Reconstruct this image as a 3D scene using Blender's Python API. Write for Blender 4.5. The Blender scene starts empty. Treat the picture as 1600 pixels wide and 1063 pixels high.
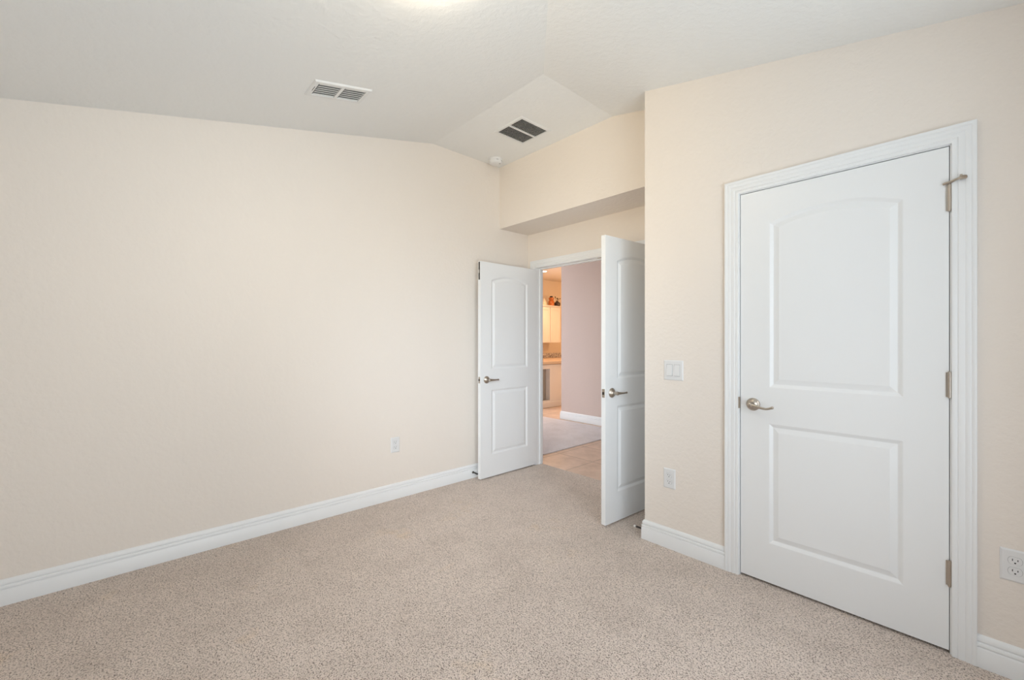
import bpy, bmesh, math, random
from mathutils import Vector, Matrix
S = bpy.context.scene
COL = S.collection
PI = math.pi
random.seed(4)

# ------------------------------------------------------------------ camera, world, big lights, exposure
cam_d = bpy.data.cameras.new('camera')
cam_d.sensor_width = 36.0
cam_d.lens = 15.0
cam_d.clip_start = 0.02
cam = bpy.data.objects.new('camera', cam_d)
COL.objects.link(cam)
cam.location = (0.0, 0.0, 1.26)
cam.rotation_euler = (PI / 2, 0.0, math.radians(47.56))
S.camera = cam

S.view_settings.view_transform = 'Standard'
S.view_settings.look = 'None'
S.view_settings.exposure = -0.07
S.view_settings.gamma = 1.0
S.view_settings.use_curve_mapping = False

world = bpy.data.worlds.new('sky')
S.world = world
world.use_nodes = True
wn = world.node_tree.nodes
wn['Background'].inputs[0].default_value = (0.85, 0.92, 1.0, 1)
wn['Background'].inputs[1].default_value = 0.08


def area(name, loc, aim, sx, sy, power, col, spread=180):
    d = bpy.data.lights.new(name, 'AREA')
    d.shape = 'RECTANGLE'
    d.size, d.size_y = sx, sy
    d.energy = power
    d.color = col
    d.spread = math.radians(spread)
    o = bpy.data.objects.new(name, d)
    o.location = loc
    o.rotation_euler = (Vector(aim) - Vector(loc)).to_track_quat('-Z', 'Y').to_euler()
    COL.objects.link(o)
    return o


# daylight outside the window in the wall on the camera's right: open sky, high sky, sunlit ground
area('window_daylight', (0.66, 0.75, 1.25), (-3.0, 0.75, 1.25), 1.9, 1.7, 24.5, (0.82, 0.90, 1.0))
area('sky_daylight', (1.9, 0.75, 2.9), (0.2, 0.75, 1.65), 2.6, 2.4, 48, (0.95, 0.96, 1.0))
area('ground_daylight', (1.6, 0.75, 0.0), (0.1, 0.75, 0.86), 2.6, 2.4, 100, (0.77, 0.93, 1.0))
# added soft beam that lifts the plain wall, in place of light through blinds
area('window_daylight', (0.70, 0.45, 1.55), (-3.13, 0.75, 1.95), 0.9, 0.7, 1.1, (1.0, 0.92, 0.78), 40)
# added unseen beams through the rear opening, brightening the far corner
area('rear_fill_beam', (-0.25, -0.86, 1.75), (-2.75, 2.6, 0.9), 0.8, 0.9, 4.9, (0.74, 0.88, 1.0), 44)
area('rear_fill_beam', (-0.75, -0.86, 1.75), (-2.7, 2.0, 0.3), 0.8, 0.9, 2.3, (1.0, 0.95, 0.90), 45)
area('rear_fill_beam', (-0.70, -0.86, 1.45), (-2.3, 2.7, 2.45), 0.8, 0.9, 3.5, (1.0, 0.80, 0.50), 50)
# glazing of the living room beyond the hall
area('living_room_daylight', (-6.5, 3.9, 1.3), (0, 3.9, 1.3), 1.6, 2.0, 88, (0.92, 0.94, 1.0))


# ------------------------------------------------------------------ materials
def mat(name, col, rough=0.5, metal=0.0, spec=0.5):
    m = bpy.data.materials.new(name)
    m.use_nodes = True
    b = m.node_tree.nodes['Principled BSDF']
    b.inputs['Base Color'].default_value = (*col, 1)
    b.inputs['Roughness'].default_value = rough
    b.inputs['Metallic'].default_value = metal
    b.inputs['Specular IOR Level'].default_value = spec
    return m


def nodes(m):
    nt = m.node_tree
    return nt, nt.nodes, nt.links, nt.nodes['Principled BSDF']


def noise(nt, vec, scale, detail=2.0, rough=0.5):
    n = nt.nodes.new('ShaderNodeTexNoise')
    n.inputs['Scale'].default_value = scale
    n.inputs['Detail'].default_value = detail
    n.inputs['Roughness'].default_value = rough
    nt.links.new(vec, n.inputs['Vector'])
    return n


def ramp(nt, fac, stops):
    r = nt.nodes.new('ShaderNodeValToRGB')
    e = r.color_ramp.elements
    while len(e) < len(stops):
        e.new(0.5)
    for k, (p, c) in enumerate(stops):
        e[k].position = p
        e[k].color = (*c, 1) if len(c) == 3 else c
    nt.links.new(fac, r.inputs[0])
    return r


def mixc(nt, fac, a, b, kind='MIX'):
    m = nt.nodes.new('ShaderNodeMix')
    m.data_type = 'RGBA'
    m.blend_type = kind
    for sock, v in ((m.inputs[0], fac), (m.inputs[6], a), (m.inputs[7], b)):
        if hasattr(v, 'links'):
            nt.links.new(v, sock)
        elif isinstance(v, (int, float)):
            sock.default_value = v
        else:
            sock.default_value = (*v, 1)
    return m.outputs[2]


def bump(nt, h, strength, dist):
    b = nt.nodes.new('ShaderNodeBump')
    b.inputs['Strength'].default_value = strength
    b.inputs['Distance'].default_value = dist
    nt.links.new(h, b.inputs['Height'])
    return b


def textured_paint(name, col, strength=0.35, scale=38.0, rough=0.75):
    """painted knock-down plaster: low blotches a centimetre or two across"""
    m = mat(name, col, rough, 0, 0.3)
    nt, N, L, b = nodes(m)
    tc = N.new('ShaderNodeTexCoord')
    n1 = noise(nt, tc.outputs['Object'], scale, 3.0, 0.55)
    r = ramp(nt, n1.outputs['Fac'], [(0.40, (0, 0, 0)), (0.62, (1, 1, 1))])
    n2 = noise(nt, tc.outputs['Object'], scale * 5, 2.0)
    h = mixc(nt, 0.18, r.outputs[0], n2.outputs['Fac'])
    bp = bump(nt, h, strength, 0.0025)
    L.new(bp.outputs[0], b.inputs['Normal'])
    return m


M_wall = textured_paint('cream_wall_paint', (0.855, 0.787, 0.718), 0.36)
M_hall = textured_paint('hall_wall_paint', (0.67, 0.545, 0.49), 0.15)
M_kit = textured_paint('kitchen_wall_paint', (0.80, 0.70, 0.58), 0.15)
M_ceil = textured_paint('white_ceiling_texture', (0.86, 0.86, 0.845), 0.42, 30.0)
M_white = mat('white_gloss_paint', (0.87, 0.88, 0.885), 0.38)
M_cab = mat('white_cabinet_paint', (0.82, 0.78, 0.74), 0.4)
M_plate = mat('white_plastic', (0.80, 0.80, 0.80), 0.35)
M_vent = mat('white_enamel', (0.80, 0.80, 0.79), 0.4)
M_slot = mat('dark_slot', (0.02, 0.02, 0.02), 0.8)
M_seam = mat('plastic_seam', (0.42, 0.42, 0.42), 0.6)
M_shade = mat('grey_duct_shade', (0.22, 0.225, 0.22), 0.8)
M_duct_shade = mat('dark_duct_shade', (0.016, 0.016, 0.015), 0.9)
M_nickel = mat('satin_nickel', (0.50, 0.445, 0.385), 0.30, 1.0)
M_bronze = mat('dark_metal', (0.09, 0.08, 0.07), 0.4, 1.0)
M_rubber = mat('white_rubber', (0.75, 0.72, 0.68), 0.6)
M_orange = mat('orange_jar_glaze', (0.55, 0.16, 0.03), 0.25)
M_black = mat('black_lid', (0.02, 0.02, 0.02), 0.4)
M_dark = mat('dark_brown_glaze', (0.05, 0.03, 0.02), 0.3)
M_pale = mat('pale_glaze', (0.70, 0.60, 0.46), 0.4)
M_leaf = mat('dry_leaf', (0.12, 0.10, 0.04), 0.6)
M_niche = mat('grey_laminate', (0.33, 0.30, 0.26), 0.5)


def carpet_mat(name, tones, stain=True):
    m = mat(name, tones[1], 0.95, 0, 0.1)
    nt, N, L, b = nodes(m)
    b.inputs['Sheen Weight'].default_value = 0.6
    b.inputs['Sheen Roughness'].default_value = 0.5
    b.inputs['Sheen Tint'].default_value = (1.0, 0.90, 0.82, 1)
    tc = N.new('ShaderNodeTexCoord')
    v = tc.outputs['Object']
    # tufts
    vo = N.new('ShaderNodeTexVoronoi')
    vo.inputs['Scale'].default_value = 270.0
    L.new(v, vo.inputs['Vector'])
    sep = N.new('ShaderNodeSeparateColor')
    L.new(vo.outputs['Color'], sep.inputs[0])
    n1 = noise(nt, v, 175.0, 2.5, 0.65)
    f = N.new('ShaderNodeMath')
    f.operation = 'MULTIPLY_ADD'
    L.new(sep.outputs[0], f.inputs[0])
    f.inputs[1].default_value = 0.30
    L.new(n1.outputs['Fac'], f.inputs[2])
    tuft = ramp(nt, f.outputs[0], [(0.455, tones[0]), (0.53, tones[1]), (0.615, tones[2]), (0.80, tones[3])])
    # soft patches where the pile is brushed another way
    n3 = noise(nt, v, 3.4, 4.0, 0.65)
    patch = ramp(nt, n3.outputs['Fac'], [(0.32, (0.88, 0.87, 0.86)), (0.55, (1.0, 1.0, 1.0)), (0.75, (1.05, 1.045, 1.04))])
    c = mixc(nt, 1.0, tuft.outputs[0], patch.outputs[0], 'MULTIPLY')
    if stain:
        n4 = noise(nt, v, 3.3, 3.0, 0.65)
        sm = ramp(nt, n4.outputs['Fac'], [(0.62, (0, 0, 0)), (0.74, (0.5, 0.5, 0.5))])
        c = mixc(nt, sm.outputs[0], c, mixc(nt, 1.0, c, (1.0, 0.90, 0.70), 'MULTIPLY'))
    L.new(c, b.inputs['Base Color'])
    h = mixc(nt, 0.5, f.outputs[0], vo.outputs['Distance'])
    bp = bump(nt, h, 0.7, 0.010)
    L.new(bp.outputs[0], b.inputs['Normal'])
    return m


M_carpet = carpet_mat('speckled_beige_carpet', ((0.105, 0.072, 0.052), (0.37, 0.29, 0.235), (0.745, 0.625, 0.545), (0.87, 0.76, 0.68)))
M_carpet2 = carpet_mat('pale_hall_carpet', ((0.55, 0.52, 0.54), (0.76, 0.72, 0.75), (0.88, 0.84, 0.88), (0.92, 0.89, 0.92)), False)


def tile_mat():
    m = mat('beige_floor_tile', (0.6, 0.45, 0.34), 0.35)
    nt, N, L, b = nodes(m)
    tc = N.new('ShaderNodeTexCoord')
    br = N.new('ShaderNodeTexBrick')
    br.offset = 0.0
    br.inputs['Color1'].default_value = (0.68, 0.53, 0.43, 1)
    br.inputs['Color2'].default_value = (0.72, 0.56, 0.46, 1)
    br.inputs['Mortar'].default_value = (0.40, 0.30, 0.23, 1)
    br.inputs['Scale'].default_value = 1.0
    br.inputs['Mortar Size'].default_value = 0.005
    br.inputs['Brick Width'].default_value = 0.45
    br.inputs['Row Height'].default_value = 0.45
    L.new(tc.outputs['Object'], br.inputs['Vector'])
    n = noise(nt, tc.outputs['Object'], 7.0, 5.0, 0.65)
    r = ramp(nt, n.outputs['Fac'], [(0.3, (0.82, 0.78, 0.74)), (0.7, (1.08, 1.06, 1.04))])
    L.new(mixc(nt, 1.0, br.outputs['Color'], r.outputs[0], 'MULTIPLY'), b.inputs['Base Color'])
    return m


def granite_mat():
    m = mat('speckled_granite', (0.6, 0.55, 0.5), 0.2)
    nt, N, L, b = nodes(m)
    tc = N.new('ShaderNodeTexCoord')
    n = noise(nt, tc.outputs['Object'], 24.0, 4.0, 0.7)
    r = ramp(nt, n.outputs['Fac'], [(0.36, (0.16, 0.13, 0.12)), (0.47, (0.55, 0.50, 0.48)), (0.62, (0.80, 0.74, 0.68))])
    L.new(r.outputs[0], b.inputs['Base Color'])
    return m


M_counter = mat('tan_stone', (0.66, 0.50, 0.36), 0.25)
M_tile = tile_mat()
M_granite = granite_mat()


def emit_mat(name, col, s):
    m = bpy.data.materials.new(name)
    m.use_nodes = True
    b = m.node_tree.nodes['Principled BSDF']
    b.inputs['Base Color'].default_value = (0.9, 0.88, 0.84, 1)
    b.inputs['Emission Color'].default_value = (*col, 1)
    b.inputs['Emission Strength'].default_value = s
    return m


M_glow = emit_mat('lamp_diffuser', (1.0, 0.86, 0.62), 10.0)
M_dome = emit_mat('frosted_lamp_glass', (1.0, 0.88, 0.68), 22.0)


# ------------------------------------------------------------------ mesh helpers
def box(bm, x0, y0, z0, x1, y1, z1, M=None):
    vs = [bm.verts.new((x, y, z)) for x in (x0, x1) for y in (y0, y1) for z in (z0, z1)]
    for q in ((0, 1, 3, 2), (4, 6, 7, 5), (0, 4, 5, 1), (2, 3, 7, 6), (0, 2, 6, 4), (1, 5, 7, 3)):
        bm.faces.new([vs[i] for i in q])
    if M is not None:
        for v in vs:
            v.co = M @ v.co
    return vs


def frame_of(d):
    d = d.normalized()
    a = Vector((0, 0, 1)) if abs(d.z) < 0.9 else Vector((1, 0, 0))
    u = d.cross(a).normalized()
    return u, d.cross(u).normalized()


def tube(bm, pts, radii, n=14, flat=1.0):
    """swept round bar through pts with a radius at each; flat squashes it along its second axis"""
    pts = [Vector(p) for p in pts]
    rings = []
    for i, p in enumerate(pts):
        d = (pts[min(i + 1, len(pts) - 1)] - pts[max(i - 1, 0)])
        u, w = frame_of(d)
        r = radii[i] if hasattr(radii, '__len__') else radii
        rings.append([bm.verts.new(p + u * (r * math.cos(2 * PI * k / n)) + w * (r * flat * math.sin(2 * PI * k / n))) for k in range(n)])
    for a, b in zip(rings, rings[1:]):
        for k in range(n):
            bm.faces.new((a[k], a[(k + 1) % n], b[(k + 1) % n], b[k]))
    bm.faces.new(rings[0][::-1])
    bm.faces.new(rings[-1])


def lathe(bm, prof, M=None, n=32):
    """prof: (radius, height) pairs, spun about local z"""
    rings = []
    vs = []
    for r, h in prof:
        if r < 1e-6:
            ring = [bm.verts.new((0, 0, h))]
        else:
            ring = [bm.verts.new((r * math.cos(2 * PI * k / n), r * math.sin(2 * PI * k / n), h)) for k in range(n)]
        rings.append(ring)
        vs += ring
    for a, b in zip(rings, rings[1:]):
        for k in range(n):
            j = (k + 1) % n
            if len(a) == 1:
                bm.faces.new((a[0], b[j], b[k]))
            elif len(b) == 1:
                bm.faces.new((a[k], a[j], b[0]))
            else:
                bm.faces.new((a[k], a[j], b[j], b[k]))
    for ring in (rings[0], rings[-1]):
        if len(ring) > 2:
            bm.faces.new(ring)
    if M is not None:
        for v in vs:
            v.co = M @ v.co


def tag(o, label=None, cat=None, group=None, kind=None):
    for k, v in (('label', label), ('category', cat), ('group', group), ('kind', kind)):
        if v:
            o[k] = v
    return o


def obj(name, bm, m, parent=None, smooth=False, bevel=0.0, seg=2, ang=38):
    bmesh.ops.recalc_face_normals(bm, faces=bm.faces[:])
    me = bpy.data.meshes.new(name)
    bm.to_mesh(me)
    bm.free()
    for x in (m if isinstance(m, (list, tuple)) else [m]):
        me.materials.append(x)
    o = bpy.data.objects.new(name, me)
    COL.objects.link(o)
    if parent is not None:
        o.parent = parent
    if smooth:
        for p in me.polygons:
            p.use_smooth = True
        me.set_sharp_from_angle(angle=math.radians(ang))
    if bevel:
        b = o.modifiers.new('bevel', 'BEVEL')
        b.width = bevel
        b.segments = seg
        b.limit_method = 'ANGLE'
        b.angle_limit = math.radians(40)
    return o


def struct(name, bm, m, label, cat, bevel=0.0, smooth=False):
    return tag(obj(name, bm, m, None, smooth, bevel), label, cat, None, 'structure')


def thing(name, loc, label, cat, group=None, rot=None):
    o = bpy.data.objects.new(name, None)
    o.empty_display_size = 0.05
    COL.objects.link(o)
    o.location = loc
    if rot is not None:
        o.rotation_euler = rot
    return tag(o, label, cat, group)


# ------------------------------------------------------------------ the room's measures (metres)
XL = -3.13            # left wall
YC = 2.45             # closet wall
XR = -1.43            # corner where the closet wall turns into the entry recess
YH = 2.70             # bulkhead over the recess
YD = 3.085            # wall with the double doors
ZS = 2.335            # underside of the bulkhead
XW, YB = 0.52, -0.60  # window wall and rear wall, behind the camera
ZF, XF, YF, SL = 2.928, -1.84, 1.95, 0.219   # flat ceiling height, its two creases, slope of the others
DX0, DX1, DZ = -0.862, -0.080, 2.037         # closet door slab
OX0, OX1, OZ = -3.010, -1.575, 1.985         # double door opening
WT = 0.11             # wall thickness


def zceil(x, y):
    return min(ZF, ZF - SL * (x - XF), ZF - SL * (YF - y))


# floors
bm = bmesh.new()
box(bm, XL - WT, YB - WT, -0.08, XW + WT, 3.165, 0.0)
struct('floor', bm, M_carpet, 'speckled beige carpet covering the bedroom floor', 'carpet')
bm = bmesh.new()
box(bm, -3.225, 3.165, -0.08, 0.6, 5.3, -0.004)
struct('floor_hall', bm, M_tile, 'strip of beige tile beyond the doorway', 'floor')
bm = bmesh.new()
box(bm, -7.2, 3.165, -0.08, -3.225, 5.10, 0.004)
struct('floor_living_room', bm, M_carpet2, 'pale carpet beyond the hall tiles', 'carpet')
bm = bmesh.new()
box(bm, -7.2, 5.10, -0.08, -3.225, 9.0, -0.002)
struct('floor_kitchen', bm, M_tile, 'orange-lit tile floor in front of the kitchen counter', 'floor')

# ceiling: flat in the inner corner, sloping down towards the two outer walls, hip between the slopes
bm = bmesh.new()
xe, ye = XW + WT, YB - WT
xh = XF + (YF - ye)                 # where the hip meets the rear wall line
if xh > xe:
    hip = (xe, YF - (xe - XF))
else:
    hip = (xh, ye)
P = [(XL - WT, 3.3), (XL - WT, YF), (XF, YF), (XF, 3.3), (XL - WT, ye), (xe, ye), (xe, 3.3), hip]
vb = [bm.verts.new((x, y, zceil(x, y))) for x, y in P]
low = [(1, 2, 3, 0)]
if xh > xe:
    low += [(4, 5, 7, 2, 1), (2, 7, 6, 3)]
else:
    low += [(4, 7, 2, 1), (2, 7, 5, 6, 3)]
fs = [bm.faces.new([vb[i] for i in q]) for q in low]
r = bmesh.ops.extrude_face_region(bm, geom=fs)
for v in [g for g in r['geom'] if isinstance(g, bmesh.types.BMVert)]:
    v.co.z += 0.12
struct('ceiling', bm, M_ceil, 'white textured vaulted ceiling with faint creases', 'ceiling')

# walls
bm = bmesh.new()
box(bm, XL - WT, YB - WT, 0, XL, YD + 0.095, 3.0)
struct('wall_left', bm, M_wall, 'plain cream wall with one outlet beside the double doors', 'wall')

bm = bmesh.new()      # closet wall with the closet door's opening, and its return into the recess
j = 0.018
for a in ((XR, YC, 0, DX0 - j, YC + WT, 3.0), (DX0 - j, YC, DZ + j, DX1 + j, YC + WT, 3.0), (DX1 + j, YC, 0, XW + WT, YC + WT, 3.0),
          (XR, YC + WT, 0, XR + WT, YD + 0.095, 3.0)):
    box(bm, *a)
bmesh.ops.remove_doubles(bm, verts=bm.verts[:], dist=1e-5)
struct('wall_right', bm, M_wall, 'cream textured wall around the closed closet door', 'wall')

bm = bmesh.new()      # wall with the double doors
for a in ((XL, YD, 0, OX0 - j, YD + 0.095, 3.0), (OX0 - j, YD, OZ + j, OX1 + j, YD + 0.095, 3.0), (OX1 + j, YD, 0, XR, YD + 0.095, 3.0)):
    box(bm, *a)
struct('wall_far', bm, M_wall, 'cream wall at the end of the recess above the double doors', 'wall')

bm = bmesh.new()
box(bm, XL, YH, ZS, XR, YD, 3.0)
struct('wall_bulkhead', bm, M_wall, 'cream bulkhead hanging over the double door recess', 'wall')

bm = bmesh.new()      # window wall: opening Y -0.2..1.7, Z 0.35..2.2
for a in ((XW, YB - WT, 0, XW + WT, -0.2, 3.0), (XW, 1.7, 0, XW + WT, YC, 3.0), (XW, -0.2, 0, XW + WT, 1.7, 0.35), (XW, -0.2, 2.2, XW + WT, 1.7, 3.0)):
    box(bm, *a)
struct('wall_window', bm, M_wall, 'cream wall with the daylight window', 'wall')
bm = bmesh.new()      # rear wall: opening X -1.55..0.42, Z 0.85..2.25
for a in ((XL, YB - WT, 0, -1.55, YB, 3.0), (0.42, YB - WT, 0, XW, YB, 3.0), (-1.55, YB - WT, 0, 0.42, YB, 0.85), (-1.55, YB - WT, 2.25, 0.42, YB, 3.0)):
    box(bm, *a)
struct('wall_rear', bm, M_wall, 'cream wall behind the viewer', 'wall')

# closet interior behind the door
bm = bmesh.new()
box(bm, XR + WT, 3.15, 0, XW + WT, 3.25, 3.0)
struct('wall_closet', bm, M_wall, 'rear wall inside the closet', 'wall')

# hall and kitchen shell
bm = bmesh.new()
box(bm, -4.515, 5.20, 0, 0.6, 5.32, 2.62)
struct('wall_hall', bm, M_hall, 'pinkish beige hall wall seen through the doorway', 'wall')
bm = bmesh.new()
box(bm, -6.72, 4.7, 0, -6.60, 9.0, 2.62)
struct('wall_kitchen', bm, M_kit, 'warm lit kitchen wall above the counter', 'wall')
bm = bmesh.new()
box(bm, -4.515, 5.32, 0, -4.40, 9.0, 2.62)
box(bm, -6.60, 8.9, 0, -4.515, 9.0, 2.62)
struct('wall_pantry', bm, M_kit, 'kitchen end wall', 'wall')
bm = bmesh.new()
box(bm, -7.2, 3.30, 2.61, 0.7, 9.0, 2.70)
struct('ceiling_kitchen', bm, M_kit, 'warm lit kitchen ceiling', 'ceiling')


# ------------------------------------------------------------------ baseboards and casings
BASE = [(0.0, 0.0), (0.016, 0.0), (0.016, 0.073), (0.0150, 0.0745), (0.0115, 0.0765), (0.0115, 0.0790), (0.0150, 0.0810), (0.0148, 0.0905), (0.0138, 0.0920),
        (0.0085, 0.0945), (0.0085, 0.0975), (0.0120, 0.1000), (0.0115, 0.1090), (0.0070, 0.1170), (0.0025, 0.1215), (0.0, 0.122)]


def run_profile(bm, prof, path, normals):
    """extrude a (depth, height) profile along floor points; normals give the push-out direction (unnormalised mitre) at each point"""
    rows = []
    for (x, y), (nx, ny) in zip(path, normals):
        rows.append([bm.verts.new((x + nx * d, y + ny * d, h)) for d, h in prof])
    for a, b in zip(rows, rows[1:]):
        for k in range(len(prof) - 1):
            bm.faces.new((a[k], a[k + 1], b[k + 1], b[k]))
    bm.faces.new(rows[0])
    bm.faces.new(rows[-1][::-1])


def baseboard(name, path, normals, label):
    bm = bmesh.new()
    run_profile(bm, BASE, path, normals)
    return struct(name, bm, M_white, label, 'baseboard', 0.0, True)


CO, CI = 0.0735, 0.004           # casing width beyond the jamb, reveal
baseboard('baseboard_left', [(XL, YB), (XL, YD)], [(1, 0), (1, 0)], 'long white baseboard along the plain cream wall')
baseboard('baseboard_right', [(DX0 - CO, YC), (XR, YC), (XR, YD)], [(0, -1), (-1, -1), (-1, 0)], 'short white baseboard wrapping the wall corner beside the closet door')
baseboard('baseboard_corner', [(DX1 + CO, YC), (XW, YC)], [(0, -1), (0, -1)], 'white baseboard under the outlet at the closet hinge side')
baseboard('baseboard_window', [(XW, YC - 0.016), (XW, YB)], [(-1, 0), (-1, 0)], 'white baseboard along the window wall')
baseboard('baseboard_hall', [(-4.515, 9.0), (-4.515, 5.20), (0.5, 5.20)], [(-1, 0), (-1, -1), (0, -1)], 'white baseboard along the pinkish hall wall')

CAS = [(0.0, 0.0), (0.0, 0.0100), (0.003, 0.0115), (0.014, 0.0118), (0.0165, 0.0102), (0.019, 0.0126), (0.034, 0.0136), (0.0375, 0.0122), (0.041, 0.0146),
       (0.052, 0.0156), (0.0545, 0.0146), (0.058, 0.0176), (0.065, 0.0182), (0.0685, 0.0172), (0.0695, 0.0)]


def casing(bm, x0, x1, z1, y):
    """door casing with mitred corners; inner edge follows x0, z1, x1; stands out towards -y"""
    rows = []
    for x, z, ox, oz in ((x0, 0.0, -1, 0), (x0, z1, -1, 1), (x1, z1, 1, 1), (x1, 0.0, 1, 0)):
        rows.append([bm.verts.new((x + ox * u, y - w, z + oz * u)) for u, w in CAS])
    for a, b in zip(rows, rows[1:]):
        for k in range(len(CAS) - 1):
            bm.faces.new((a[k], a[k + 1], b[k + 1], b[k]))
    bm.faces.new(rows[0])
    bm.faces.new(rows[-1])


def jamb(bm, x0, x1, z1, y0, y1, t, stop=None):
    """jamb lining whose inner faces are x0, x1, z1, and a door stop bead"""
    for a in ((x0 - t, y0, 0, x0, y1, z1 + t), (x1, y0, 0, x1 + t, y1, z1 + t), (x0, y0, z1, x1, y1, z1 + t)):
        box(bm, *a)
    if stop:
        s0, s1, d = stop
        for a in ((x0, s0, 0, x0 + d, s1, z1), (x1 - d, s0, 0, x1, s1, z1), (x0 + d, s0, z1 - d, x1 - d, s1, z1)):
            box(bm, *a)


g = 0.0035
bm = bmesh.new()
casing(bm, DX0 - g - CI, DX1 + g + CI, DZ + g + CI, YC)
trim1 = struct('trim_1', bm, M_white, 'white moulded casing around the closed closet door', 'door casing', 0.0, True)
bm = bmesh.new()
jamb(bm, DX0 - g, DX1 + 0.0022, DZ + g, YC - 0.0005, YC + WT, j - 0.0022, (YC + 0.042, YC + 0.075, 0.012))
obj('door_jamb', bm, M_white, trim1)
bm = bmesh.new()
box(bm, DX0 - g - 0.004, YC - 0.011, 0.895, DX0 - g + 0.0022, YC + 0.028, 0.955)
tag(obj('strike_plate', bm, M_nickel, trim1), 'nickel strike plate')
bm = bmesh.new()
casing(bm, OX0 - CI, OX1 + CI, OZ + CI, YD)
trim2 = struct('trim_2', bm, M_white, 'white casing over the open double doors', 'door casing', 0.0, True)
bm = bmesh.new()
jamb(bm, OX0, OX1, OZ, YD - 0.0005, YD + 0.096, j - 0.001, (YD + 0.045, YD + 0.078, 0.011))
obj('door_jamb', bm, M_white, trim2)
bm = bmesh.new()
box(bm, -2.275, YD + 0.012, OZ - 0.003, -2.215, YD + 0.034, OZ + 0.001)
tag(obj('ball_catch', bm, M_nickel, trim2, False, 0.001), 'small nickel catch plate')


# ------------------------------------------------------------------ doors
def arch_outline(x0, x1, z0, zc, rise, d, nseg=28):
    """panel outline inset by d: bottom edge, sides, and a shallow arch over the top (rise 0: straight)"""
    pts = [(x0 + d, z0 + d), (x1 - d, z0 + d)]
    if rise > 0:
        half = (x1 - x0) / 2
        R = (half * half + rise * rise) / (2 * rise)
        cx, cz = (x0 + x1) / 2, zc + rise - R
        h = half - d
        r = R - d
        for k in range(nseg + 1):
            x = h - 2 * h * k / nseg
            pts.append((cx + x, cz + math.sqrt(r * r - x * x)))
    else:
        for k in range(nseg + 1):
            pts.append((x1 - d - (x1 - x0 - 2 * d) * k / nseg, zc - d))
    return pts


STICK = [(0.0, 0.0), (0.003, 0.0008), (0.0165, 0.0085), (0.0190, 0.0090), (0.0215, 0.0085), (0.0420, 0.0014), (0.0435, 0.0010)]


def panel_mesh(spec, t):
    bm = bmesh.new()
    for side in (0, 1):
        rings = []
        for d, dep in STICK:
            y = dep if side == 0 else t - dep
            rings.append([bm.verts.new((x, y, z)) for x, z in arch_outline(*spec, d)])
        for a, b in zip(rings, rings[1:]):
            n = len(a)
            for k in range(n):
                bm.faces.new((a[k], a[(k + 1) % n], b[(k + 1) % n], b[k]))
        bm.faces.new(rings[-1])
    return bm


def leaf_mesh(w, h, t, specs):
    bm = bmesh.new()
    outer = []
    for y in (0.0, t):
        edges = []
        loops = [[(0, 0), (w, 0), (w, h), (0, h)]] + [arch_outline(*s, 0.0) for s in specs]
        for li, lp in enumerate(loops):
            vs = [bm.verts.new((x, y, z)) for x, z in lp]
            if li == 0:
                outer.append(vs)
            edges += [bm.edges.new((vs[k], vs[(k + 1) % len(vs)])) for k in range(len(vs))]
        bmesh.ops.triangle_fill(bm, use_beauty=True, edges=edges)
    a, b = outer
    for k in range(4):
        bm.faces.new((a[k], a[(k + 1) % 4], b[(k + 1) % 4], b[k]))
    return bm


def lever(parent, x, z, sx, drop=0.012, curl=1.0):
    """lever handle on the face y=0: rosette and a wavy lever pointing sx along x"""
    M = Matrix.Translation((x, 0, z)) @ Matrix.Rotation(PI / 2, 4, 'X')
    bm = bmesh.new()
    lathe(bm, [(0.033, 0.0), (0.033, 0.003), (0.031, 0.006), (0.027, 0.0085), (0.0265, 0.010), (0.022, 0.0135), (0.014, 0.0165), (0.013, 0.018), (0.0, 0.018)], M, 40)
    h = obj('door_handle', bm, M_nickel, parent, True)
    bm = bmesh.new()
    lathe(bm, [(0.0115, 0.016), (0.0105, 0.030), (0.0125, 0.038), (0.0135, 0.046), (0.012, 0.054), (0.006, 0.058), (0.0, 0.0585)], M, 24)
    ys = -0.046
    pts, rad = [], []
    for k in range(15):
        q = k / 14
        pts.append((x + sx * (0.006 + 0.096 * q), ys - 0.006 * math.sin(q * PI), z - drop * (math.sin((q - 0.08) * PI * 0.62)) + curl * 0.042 * max(0, q - 0.72) ** 1.2))
        rad.append(0.0105 - 0.0048 * math.sin(min(1, q * 1.35) * PI / 2) + (0.0022 if q > 0.93 else 0))
    tube(bm, pts, rad, 14)
    e = pts[-1]
    bmesh.ops.create_uvsphere(bm, u_segments=12, v_segments=8, radius=0.0075, matrix=Matrix.Translation(e))
    obj('lever', bm, M_nickel, h, True)
    return h


def door(name, w, h, t, specs, loc, rz, label):
    o = struct(name, leaf_mesh(w, h, t, specs), M_white, label, 'door')
    o.location = loc
    o.rotation_euler = (0, 0, rz)
    for s in specs:
        obj('panel', panel_mesh(s, t), M_white, o, True, ang=9)
    return o


def hinge(parent, x, y, z0, z1, plate_sx):
    bm = bmesh.new()
    n = 5
    hh = (z1 - z0) / n
    for k in range(n):
        tube(bm, [(x, y, z0 + k * hh + 0.0004), (x, y, z0 + (k + 1) * hh - 0.0004)], 0.0062, 18)
    tube(bm, [(x, y, z0 - 0.004), (x, y, z1 + 0.004)], 0.0045, 12)
    o = obj('hinge', bm, M_nickel, parent, True)
    bm = bmesh.new()
    box(bm, x, y + 0.004, z0, x + plate_sx * 0.011, y + 0.0085, z1)
    obj('hinge_leaf', bm, M_nickel, o)
    return o


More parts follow.
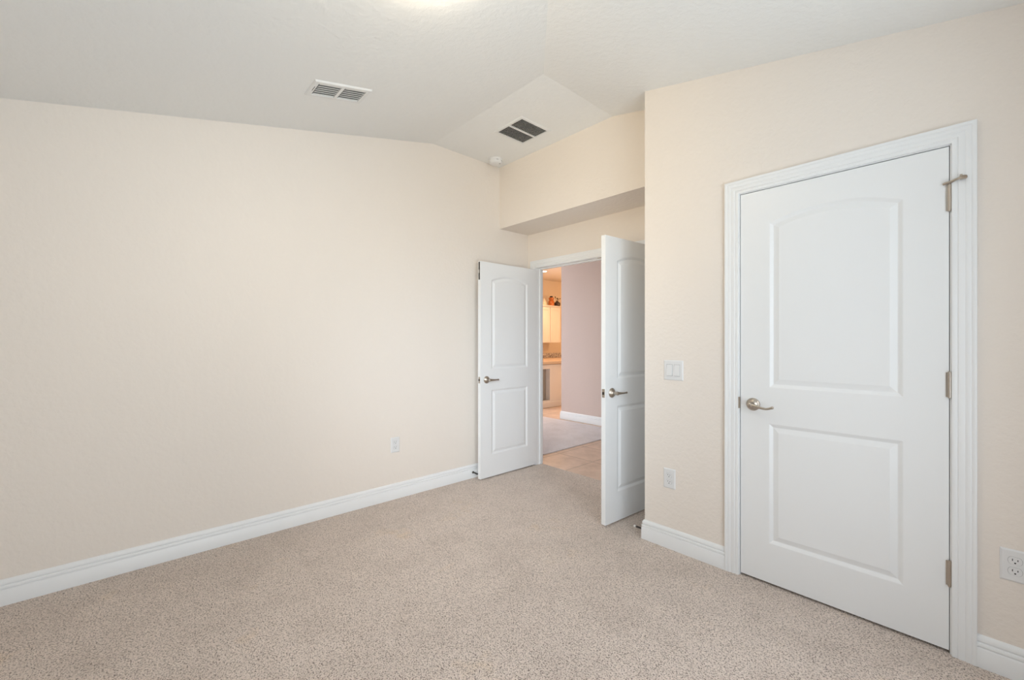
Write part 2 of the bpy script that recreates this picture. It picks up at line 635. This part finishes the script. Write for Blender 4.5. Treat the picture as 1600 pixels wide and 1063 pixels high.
# closet door (closed): local x runs from the handle edge to the hinge edge
cw, ch = DX1 - DX0, DZ - 0.014
UP = (0.137, 0.646, 1.002, 1.846, 0.052)
LO = (0.135, 0.646, 0.202, 0.817, 0.0)
d1 = door('door_1', cw, ch, 0.035, [UP, LO], (DX0, YC + 0.001, 0.014), 0.0, 'closed white two-panel closet door with arched upper panel')
lever(d1, 0.062, 0.908, 1)
for z0, z1 in ((1.765, 1.868), (1.017, 1.116), (0.262, 0.360)):
    hg = hinge(d1, cw + 0.002, -0.0075, z0, z1, -1)
    if z0 > 1.5:
        bm = bmesh.new()
        tube(bm, [(cw - 0.016, -0.010, 1.872), (cw - 0.008, -0.014, 1.8745), (cw + 0.004, -0.0125, 1.876), (cw + 0.018, -0.020, 1.880), (cw + 0.033, -0.030, 1.882)], [0.005, 0.0055, 0.006, 0.0045, 0.0045], 12)
        tube(bm, [(cw + 0.030, -0.0350, 1.880), (cw + 0.034, -0.0300, 1.882), (cw + 0.045, -0.019, 1.884)], [0.0045, 0.0085, 0.0085], 14)
        tube(bm, [(cw + 0.034, -0.031, 1.884), (cw + 0.034, -0.031, 1.894)], 0.004, 10)
        tag(obj('hinge_stop', bm, M_nickel, hg, True), 'curved nickel door stop arm on the hinge pin')
bm = bmesh.new()
box(bm, -0.0026, 0.004, 0.885, 0.0004, 0.030, 0.940)
tag(obj('latch', bm, M_bronze, d1), 'dark latch in the door gap')

# double doors, both swung into the bedroom
LW, LH = 0.715, 1.955
UPD = (0.125, LW - 0.125, 0.980, 1.797, 0.048)
LOD = (0.127, LW - 0.125, 0.200, 0.796, 0.0)


def latch_edge(o, zc):
    bm = bmesh.new()
    box(bm, -0.0008, 0.006, zc - 0.029, 0.0006, 0.029, zc + 0.029)
    p = obj('latch_plate', bm, M_nickel, o, False, 0.0004)
    bm = bmesh.new()
    box(bm, -0.006, 0.011, zc - 0.009, 0.0, 0.024, zc + 0.009)
    obj('latch_bolt', bm, M_bronze, p, False, 0.002)


# leaf that lies along the plain wall: its face looks towards +x
d2 = door('door_2', LW, LH, 0.035, [UPD, LOD], (-3.005, 2.366, 0.012), PI / 2, 'open white double door leaf standing along the plain cream wall')
lever(d2, 0.070, 0.888, 1, 0.002, 0.0)
latch_edge(d2, 0.888)
bm = bmesh.new()
box(bm, -0.001, 0.008, LH - 0.165, 0.0006, 0.027, LH - 0.005)
fb = tag(obj('flush_bolt', bm, M_bronze, d2, False, 0.0004), 'dark flush bolt in the door edge')
bm = bmesh.new()
box(bm, -0.0035, 0.013, LH - 0.105, -0.001, 0.022, LH - 0.075)
obj('bolt_lever', bm, M_nickel, fb, False, 0.0008)
# leaf half hidden by the closet wall corner
d3 = door('door_3', LW, LH, 0.035, [UPD, LOD], (-1.690, 2.395, 0.012), math.radians(86.5), 'open white double door leaf half hidden behind the closet wall corner')
lever(d3, 0.068, 0.888, 1, 0.002, 0.0)
latch_edge(d3, 0.888)
for z0 in (0.20, 0.93, 1.66):
    hinge(d2, LW + 0.003, 0.0425, z0, z0 + 0.095, -1)
    hinge(d3, LW + 0.003, -0.0075, z0, z0 + 0.095, -1)


# ------------------------------------------------------------------ wall plates
def plate_frame(o, loc, facing):
    o.location = loc
    o.rotation_euler = (0, 0, {'-y': 0.0, '+x': PI / 2}[facing])


def plate_mesh(w, h, th=0.006):
    bm = bmesh.new()
    a = [bm.verts.new((sx * w / 2, 0, sz * h / 2)) for sx, sz in ((-1, -1), (1, -1), (1, 1), (-1, 1))]
    b = [bm.verts.new((sx * (w / 2), -0.0025, sz * (h / 2))) for sx, sz in ((-1, -1), (1, -1), (1, 1), (-1, 1))]
    c = [bm.verts.new((sx * (w / 2 - 0.006), -th, sz * (h / 2 - 0.006))) for sx, sz in ((-1, -1), (1, -1), (1, 1), (-1, 1))]
    for r0, r1 in ((a, b), (b, c)):
        for k in range(4):
            bm.faces.new((r0[k], r0[(k + 1) % 4], r1[(k + 1) % 4], r1[k]))
    bm.faces.new(c)
    bm.faces.new(a[::-1])
    return bm


def make_outlet(label):
    t = thing('electrical_outlet', (0, 0, 0), label, 'outlet', 'duplex wall outlets')
    obj('cover_plate', plate_mesh(0.076, 0.120), M_plate, t, False, 0.0012)
    for zc in (0.0195, -0.0195):
        bm = bmesh.new()
        n = 40
        ring = []
        for k in range(n):
            a = 2 * PI * k / n
            ring.append((0.0175 * math.cos(a), max(-0.0135, min(0.0135, 0.0175 * math.sin(a)))))
        v0 = [bm.verts.new((x, -0.004, zc + z)) for x, z in ring]
        v1 = [bm.verts.new((x, -0.0080, zc + z)) for x, z in ring]
        for k in range(n):
            bm.faces.new((v0[k], v0[(k + 1) % n], v1[(k + 1) % n], v1[k]))
        bm.faces.new(v1)
        f = obj('receptacle', bm, M_plate, t)
        bm = bmesh.new()          # thin shadow gap round the receptacle
        va = [bm.verts.new((x * 1.06, -0.00615, zc + z * 1.07)) for x, z in ring]
        vb = [bm.verts.new((x * 1.06, -0.0057, zc + z * 1.07)) for x, z in ring]
        for k in range(n):
            bm.faces.new((va[k], va[(k + 1) % n], vb[(k + 1) % n], vb[k]))
        bm.faces.new(va)
        obj('seam', bm, M_seam, f)
        for sx, hh in ((-0.0066, 0.0080), (0.0066, 0.0066)):
            bm = bmesh.new()
            box(bm, sx - 0.0011, -0.0083, zc + 0.0035 - hh / 2, sx + 0.0011, -0.0070, zc + 0.0035 + hh / 2)
            obj('slot', bm, M_slot, f)
        bm = bmesh.new()
        lathe(bm, [(0.0, -0.001), (0.0026, -0.001), (0.0026, 0.0003), (0.0, 0.0003)], Matrix.Translation((0, -0.0080, zc - 0.0075)) @ Matrix.Rotation(PI / 2, 4, 'X'), 14)
        obj('slot', bm, M_slot, f)
    bm = bmesh.new()
    lathe(bm, [(0.003, 0.0), (0.003, 0.0008), (0.0, 0.0012)], Matrix.Translation((0, -0.0058, 0)) @ Matrix.Rotation(PI / 2, 4, 'X'), 14)
    obj('screw', bm, M_plate, t, True)
    return t


def children(o):
    return [c for c in bpy.data.objects if c.parent == o]


def copy_tree(o, parent=None):
    c = o.copy()
    COL.objects.link(c)
    if parent is not None:
        c.parent = parent
        c.matrix_parent_inverse = o.matrix_parent_inverse.copy()
    for ch in children(o):
        copy_tree(ch, c)
    return c


o1 = make_outlet('white duplex outlet low on the wall between the light switch and the baseboard')
o2 = copy_tree(o1)
o3 = copy_tree(o1)
plate_frame(o1, (-1.264, YC, 0.421), '-y')
o2['label'] = 'white duplex outlet on the long plain cream wall'
plate_frame(o2, (XL, 1.603, 0.427), '+x')
o3['label'] = 'white duplex outlet beside the hinge side of the closet door casing'
plate_frame(o3, (0.0915, YC, 0.420), '-y')

sw = thing('light_switch', (-1.238, YC, 1.078), 'white double rocker light switch plate on the wall near the closet door', 'light switch')
obj('switch_plate', plate_mesh(0.122, 0.120), M_plate, sw, False, 0.0012)
for k, sx in enumerate((-0.023, 0.023)):
    bm = bmesh.new()
    box(bm, sx - 0.0185, -0.0064, -0.0350, sx + 0.0185, -0.0045, 0.0350)
    fr = obj('rocker_seam', bm, M_seam, sw)
    bm = bmesh.new()
    y0, y1 = (-0.0068, -0.0145) if k == 0 else (-0.0072, -0.0120)
    vs = box(bm, sx - 0.0168, -0.012, -0.0332, sx + 0.0168, -0.005, 0.0332)
    for v in vs:
        if v.co.y < -0.01:
            v.co.y = y0 if v.co.z > 0 else y1
    obj('rocker', bm, M_plate, sw, False, 0.0008)


# ------------------------------------------------------------------ ceiling fittings (local z points down out of the ceiling)
def on_slope(x, y):
    """rotation of something fixed to the ceiling that slopes along y"""
    return (PI + math.atan(SL), 0, 0)


# supply register on the slope above the plain wall
vx, vy = -2.512, 0.932
sv = thing('supply_vent', (vx, vy, zceil(vx, vy)), 'white supply air register with two banks of angled slats on the sloped ceiling', 'air vent', None, on_slope(vx, vy))
hw, hl = 0.094, 0.166        # half sizes along x and along the slope


def ring_plate(bm, ox, oy, ix, iy, z0, z1, lip=0.006):
    """picture-frame plate with a sloped outer lip"""
    R = []
    for px, py, z in ((ox, oy, z0), (ox - lip * 0.3, oy - lip * 0.3, z0 + (z1 - z0) * 0.5), (ox - lip, oy - lip, z1), (ix, iy, z1), (ix, iy, z0)):
        R.append([bm.verts.new((sx * px, sy * py, z)) for sx, sy in ((-1, -1), (1, -1), (1, 1), (-1, 1))])
    for a, b in zip(R, R[1:]):
        for k in range(4):
            bm.faces.new((a[k], a[(k + 1) % 4], b[(k + 1) % 4], b[k]))


bm = bmesh.new()
ring_plate(bm, hw, hl, hw - 0.026, hl - 0.028, 0.0, 0.009)
box(bm, -(hw - 0.026), -0.009, 0.0, hw - 0.026, 0.009, 0.009)
obj('frame', bm, M_vent, sv, False)
bm = bmesh.new()
box(bm, -(hw - 0.025), -(hl - 0.027), 0.0003, hw - 0.025, hl - 0.027, 0.0012)  # flat grey sheet stands in for the shade behind the slats
tag(obj('backing', bm, M_shade, sv), 'grey sheet painted as the shaded duct opening')
inner = hw - 0.026
SLAT_A = -13
for s0, s1 in ((-(hl - 0.028), -0.009), (0.009, hl - 0.028)):
    for k in range(6):
        xc = -inner + (k + 0.5) * 2 * inner / 6
        bm = bmesh.new()
        M = Matrix.Translation((xc, 0, 0.0055)) @ Matrix.Rotation(math.radians(SLAT_A), 4, 'Y')
        box(bm, -0.0086, s0 + 0.001, -0.0005, 0.0088, s1 - 0.007, 0.0005, M)
        obj('slat', bm, M_vent, sv)
bm = bmesh.new()
box(bm, -0.020, hl - 0.0195, 0.004, 0.030, hl - 0.0165, 0.0093)
tag(obj('damper_slot', bm, M_slot, sv), 'dark slot of the damper lever')

# return grille on the flat part
rx, ry = -2.455, 2.357
rv = thing('return_vent', (rx, ry, ZF), 'square white return air grille with dark openings on the flat ceiling', 'air vent', None, (PI, 0, 0))
hs = 0.163
bm = bmesh.new()
ring_plate(bm, hs, hs, hs - 0.024, hs - 0.024, 0.0, 0.007)
box(bm, -0.008, -(hs - 0.024), 0.0, 0.008, hs - 0.024, 0.008)
obj('frame', bm, M_vent, rv, False)
bm = bmesh.new()
box(bm, -(hs - 0.023), -(hs - 0.023), 0.0003, hs - 0.023, hs - 0.023, 0.0010)  # near-black sheet on the ceiling, colour replaces the shade of a duct
tag(obj('backing', bm, M_duct_shade, rv), 'dark sheet painted as the shaded duct opening')
ii = hs - 0.024
for s0, s1 in ((-ii, -0.008), (0.008, ii)):
    for k in range(19):
        yc = -ii + (k + 0.5) * 2 * ii / 19
        bm = bmesh.new()
        M = Matrix.Translation((0, yc, 0.0040)) @ Matrix.Rotation(math.radians(48), 4, 'X')
        box(bm, s0, -0.0026, -0.0005, s1, 0.0026, 0.0005, M)
        obj('slat', bm, M_vent, rv)

# smoke detector by the corner
sd = thing('smoke_detector', (-3.012, 2.548, ZF), 'round white smoke detector on the ceiling by the corner', 'smoke detector', None, (PI, 0, 0))
bm = bmesh.new()
lathe(bm, [(0.066, 0.0), (0.066, 0.008), (0.063, 0.012), (0.058, 0.013)], None, 40)
obj('base', bm, M_plate, sd, True)
bm = bmesh.new()
lathe(bm, [(0.060, 0.010), (0.060, 0.030), (0.057, 0.037), (0.050, 0.042), (0.030, 0.045), (0.0, 0.046)], None, 40)
obj('body', bm, M_plate, sd, True)
bm = bmesh.new()
lathe(bm, [(0.0085, 0.040), (0.0085, 0.0435), (0.006, 0.0445), (0.0, 0.0445)], Matrix.Translation((0.035, -0.02, 0.0005)), 20)
tag(obj('test_button', bm, M_seam, sd, True), 'grey test button')
for a in (0.4, -0.5, -1.4):
    bm = bmesh.new()
    M = Matrix.Rotation(a, 4, 'Z')
    box(bm, 0.0585, -0.010, 0.018, 0.0606, 0.010, 0.023, M)
    obj('vent_slot', bm, M_seam, sd)

# flush ceiling lamp, just above the picture
lx, ly = -1.37, 0.885
cl = thing('ceiling_light', (lx, ly, zceil(lx, ly)), 'round flush ceiling lamp with a glowing frosted dome', 'ceiling lamp', None, on_slope(lx, ly))
bm = bmesh.new()
lathe(bm, [(0.085, 0.0), (0.085, 0.016), (0.080, 0.020), (0.0, 0.020)], None, 48)
obj('canopy', bm, M_nickel, cl, True)
bm = bmesh.new()
lathe(bm, [(0.080, 0.018), (0.124, 0.030), (0.132, 0.044), (0.118, 0.066), (0.088, 0.084), (0.044, 0.094), (0.0, 0.096)], None, 48)
obj('lamp_shade', bm, M_dome, cl, True)

# ------------------------------------------------------------------ spring door stops on the baseboards


def door_stop(loc, sx, label, mats):
    t = thing('door_stop', loc, label, 'door stop', 'baseboard door stops')
    Mx = Matrix.Rotation(sx * PI / 2, 4, 'Y')
    bm = bmesh.new()
    lathe(bm, [(0.011, 0.0), (0.011, 0.003), (0.006, 0.008), (0.0, 0.008)], Mx, 20)
    obj('base', bm, mats[0], t, True)
    bm = bmesh.new()
    pts = []
    for k in range(97):
        a = 2 * PI * k / 8
        r = 0.0052
        pts.append((sx * (0.006 + 0.050 * k / 96), r * math.cos(a), r * math.sin(a)))
    tube(bm, pts, 0.0013, 6)
    obj('spring', bm, mats[0], t, True)
    bm = bmesh.new()
    lathe(bm, [(0.0, 0.054), (0.0068, 0.054), (0.0075, 0.060), (0.0068, 0.068), (0.0, 0.070)], Mx, 20)
    obj('tip', bm, mats[1], t, True)
    return t


door_stop((XL + 0.016, 2.365, 0.052), 1, 'small shade-darkened spring door stop on the baseboard behind the open leaf by the plain wall', (M_bronze, M_black))  # black tip colours in the shade behind the leaf
door_stop((XR - 0.016, 2.462, 0.050), -1, 'small door stop with white rubber tip on the baseboard behind the half hidden leaf', (M_bronze, M_rubber))

# ------------------------------------------------------------------ kitchen beyond the hall
XK = -6.27
base = thing('kitchen_peninsula', (-5.42, 6.2, 0), 'white kitchen base unit with an open niche in its end', 'kitchen cabinet')


def part(name, bm, m, parent, bevel=0.0, smooth=False):
    """mesh written in world coordinates, parented to a thing that stands elsewhere"""
    o = obj(name, bm, m, parent, smooth, bevel)
    o.matrix_parent_inverse = Matrix.Translation(-Vector(parent.location))
    return o


bm = bmesh.new()
x0, x1 = -6.598, -5.42
for a in ((x0, 5.62, 0.10, x1 - 0.12, 8.0, 0.80), (x1 - 0.12, 5.92, 0.10, x1, 8.0, 0.80), (x1 - 0.12, 5.62, 0.72, x1, 5.92, 0.80), (x1 - 0.12, 5.62, 0.10, x1, 5.92, 0.13)):
    box(bm, *a)
part('body', bm, M_cab, base)
bm = bmesh.new()
box(bm, x1 - 0.1195, 5.63, 0.135, x1 - 0.105, 5.915, 0.715)
tag(part('niche_panel', bm, M_niche, base), 'grey panel at the rear of the niche')
bm = bmesh.new()
box(bm, x0, 5.605, 0.0, x1 + 0.014, 8.0, 0.10)
part('plinth', bm, M_cab, base, 0.004)
bm = bmesh.new()
box(bm, x1, 6.36, 0.60, x1 + 0.006, 6.43, 0.69)
tag(part('outlet_plate', bm, M_plate, base, 0.002), 'small outlet plate')
ct = bmesh.new()
box(ct, x0, 5.56, 0.808, -5.375, 8.0, 0.862)
tag(obj('countertop', ct, M_counter, None, False, 0.008), 'tan stone countertop on the kitchen base unit', 'countertop')
bm = bmesh.new()
box(bm, x0, 5.56, 0.8622, x0 + 0.02, 8.0, 0.965)
tag(obj('backsplash', bm, M_granite, None, False, 0.002), 'low granite backsplash strip on the kitchen wall', 'backsplash')

yy = [5.94, 6.255, 6.555, 6.873, 7.19, 7.51]
for k, (ya, yb) in enumerate(((5.94, 6.555), (6.559, 6.872), (6.876, 7.19))):
    lab = ['white wall cabinet next to the one with a thin vertical pull, mostly hidden by the door jamb',
           'white wall cabinet with a thin vertical pull under the pale cone ornament and orange jar',
           'white wall cabinet under the dark vase beside the hall wall corner'][k]
    if k == 0:
        continue
    c = thing('wall_cabinet', (XK, ya, 1.20), lab, 'kitchen cabinet', 'kitchen wall cabinets')
    bm = bmesh.new()
    box(bm, x0, ya, 1.20, XK - 0.02, yb, 1.985)
    part('body', bm, M_cab, c)
    bm = bmesh.new()
    box(bm, x0, ya, 1.9855, XK + 0.012, yb, 2.012)
    part('crown', bm, M_cab, c, 0.004)
    bm = bmesh.new()       # shaker door: frame round a sunk panel
    y0, y1, z0, z1, f, xf = ya + 0.004, yb - (0.020 if k == 1 else 0.004), 1.205, 1.968, 0.055, XK
    for a in ((y0, z0, y0 + f, z1), (y1 - f, z0, y1, z1), (y0 + f, z0, y1 - f, z0 + f), (y0 + f, z1 - f, y1 - f, z1)):
        box(bm, xf - 0.0195, a[0], a[1], xf, a[2], a[3])
    box(bm, xf - 0.0195, y0 + f, z0 + f, xf - 0.009, y1 - f, z1 - f)
    dd = part('door', bm, M_cab, c)
    if k == 1:
        bm = bmesh.new()
        tube(bm, [(XK + 0.022, 6.712, 1.255), (XK + 0.022, 6.712, 1.385)], 0.005, 10)
        for z in (1.27, 1.37):
            tube(bm, [(XK, 6.712, z), (XK + 0.022, 6.712, z)], 0.004, 8)
        o = obj('handle', bm, M_bronze, dd, True)
        o.matrix_parent_inverse = Matrix.Translation(-Vector(c.location))
zt = 2.012
xj = XK - 0.04
orn = bmesh.new()
lathe(orn, [(0.0, 0.0), (0.060, 0.0), (0.062, 0.02), (0.050, 0.07), (0.030, 0.11), (0.012, 0.145), (0.0, 0.150)], None, 28)
o = tag(obj('cone_ornament', orn, M_pale, None, True), 'pale cone-shaped ornament on the kitchen wall cabinet', 'ornament')
o.location = (xj, 6.71, zt)
jar = thing('lidded_jar', (xj, 6.935, zt), 'orange jar with a small black lid on the kitchen wall cabinet', 'jar')
bm = bmesh.new()
lathe(bm, [(0.0, 0.0), (0.060, 0.0), (0.066, 0.02), (0.064, 0.085), (0.050, 0.110), (0.045, 0.120), (0.056, 0.135), (0.058, 0.165), (0.040, 0.180), (0.0, 0.180)], None, 28)
obj('body', bm, M_orange, jar, True)
bm = bmesh.new()
lathe(bm, [(0.0, 0.181), (0.030, 0.181), (0.034, 0.195), (0.030, 0.208), (0.0, 0.212)], None, 24)
tag(obj('lid', bm, M_black, jar, True), 'black lid')
vs_ = thing('bud_vase', (xj, 7.125, zt), 'dark squat vase with short dry sprigs on the kitchen wall cabinet', 'vase')
bm = bmesh.new()
lathe(bm, [(0.0, 0.0), (0.062, 0.0), (0.074, 0.035), (0.066, 0.075), (0.030, 0.095), (0.034, 0.105), (0.0, 0.105)], None, 28)
obj('vessel', bm, M_dark, vs_, True)
bm = bmesh.new()
for k in range(9):
    a = k * 2.4
    rr = 0.02 + 0.05 * (k % 3) / 2
    top = (rr * math.cos(a), rr * math.sin(a), 0.15 + 0.05 * ((k * 7) % 5) / 4)
    tube(bm, [(0, 0, 0.09), (top[0] * 0.5, top[1] * 0.5, 0.13), top], [0.003, 0.0025, 0.002], 6)
    bmesh.ops.create_icosphere(bm, subdivisions=1, radius=0.013, matrix=Matrix.Translation(top))
obj('sprigs', bm, M_leaf, vs_, True)

# recessed downlights in the kitchen ceiling


def downlight(x, y, label, power):
    d = thing('downlight', (x, y, 2.61), label, 'ceiling lamp', 'kitchen downlights')
    bm = bmesh.new()
    lathe(bm, [(0.085, 0.0), (0.085, -0.004), (0.065, -0.007), (0.060, -0.003), (0.060, 0.0)], None, 32)
    obj('trim_ring', bm, M_plate, d, True)
    bm = bmesh.new()
    lathe(bm, [(0.0, -0.004), (0.060, -0.004), (0.060, -0.001), (0.0, -0.001)], None, 32)
    obj('lens', bm, M_glow, d)
    ld = bpy.data.lights.new('downlight_beam', 'SPOT')
    ld.energy = power
    ld.color = (1.0, 0.60, 0.31)
    ld.shadow_soft_size = 0.06
    ld.spot_size = math.radians(150)
    ld.spot_blend = 0.8
    lo = bpy.data.objects.new('downlight_beam', ld)
    COL.objects.link(lo)
    lo.location = (x, y, 2.50)


downlight(-5.76, 6.11, 'glowing recessed downlight in the kitchen ceiling above the counter', 75)
# added unseen fill lamp behind the hall wall, brightening the kitchen walls
kd = bpy.data.lights.new('kitchen_fill_lamp', 'POINT')
kd.energy = 24
kd.color = (1.0, 0.58, 0.28)
kd.shadow_soft_size = 0.15
ko = bpy.data.objects.new('kitchen_fill_lamp', kd)
COL.objects.link(ko)
ko.location = (-5.05, 7.3, 1.95)
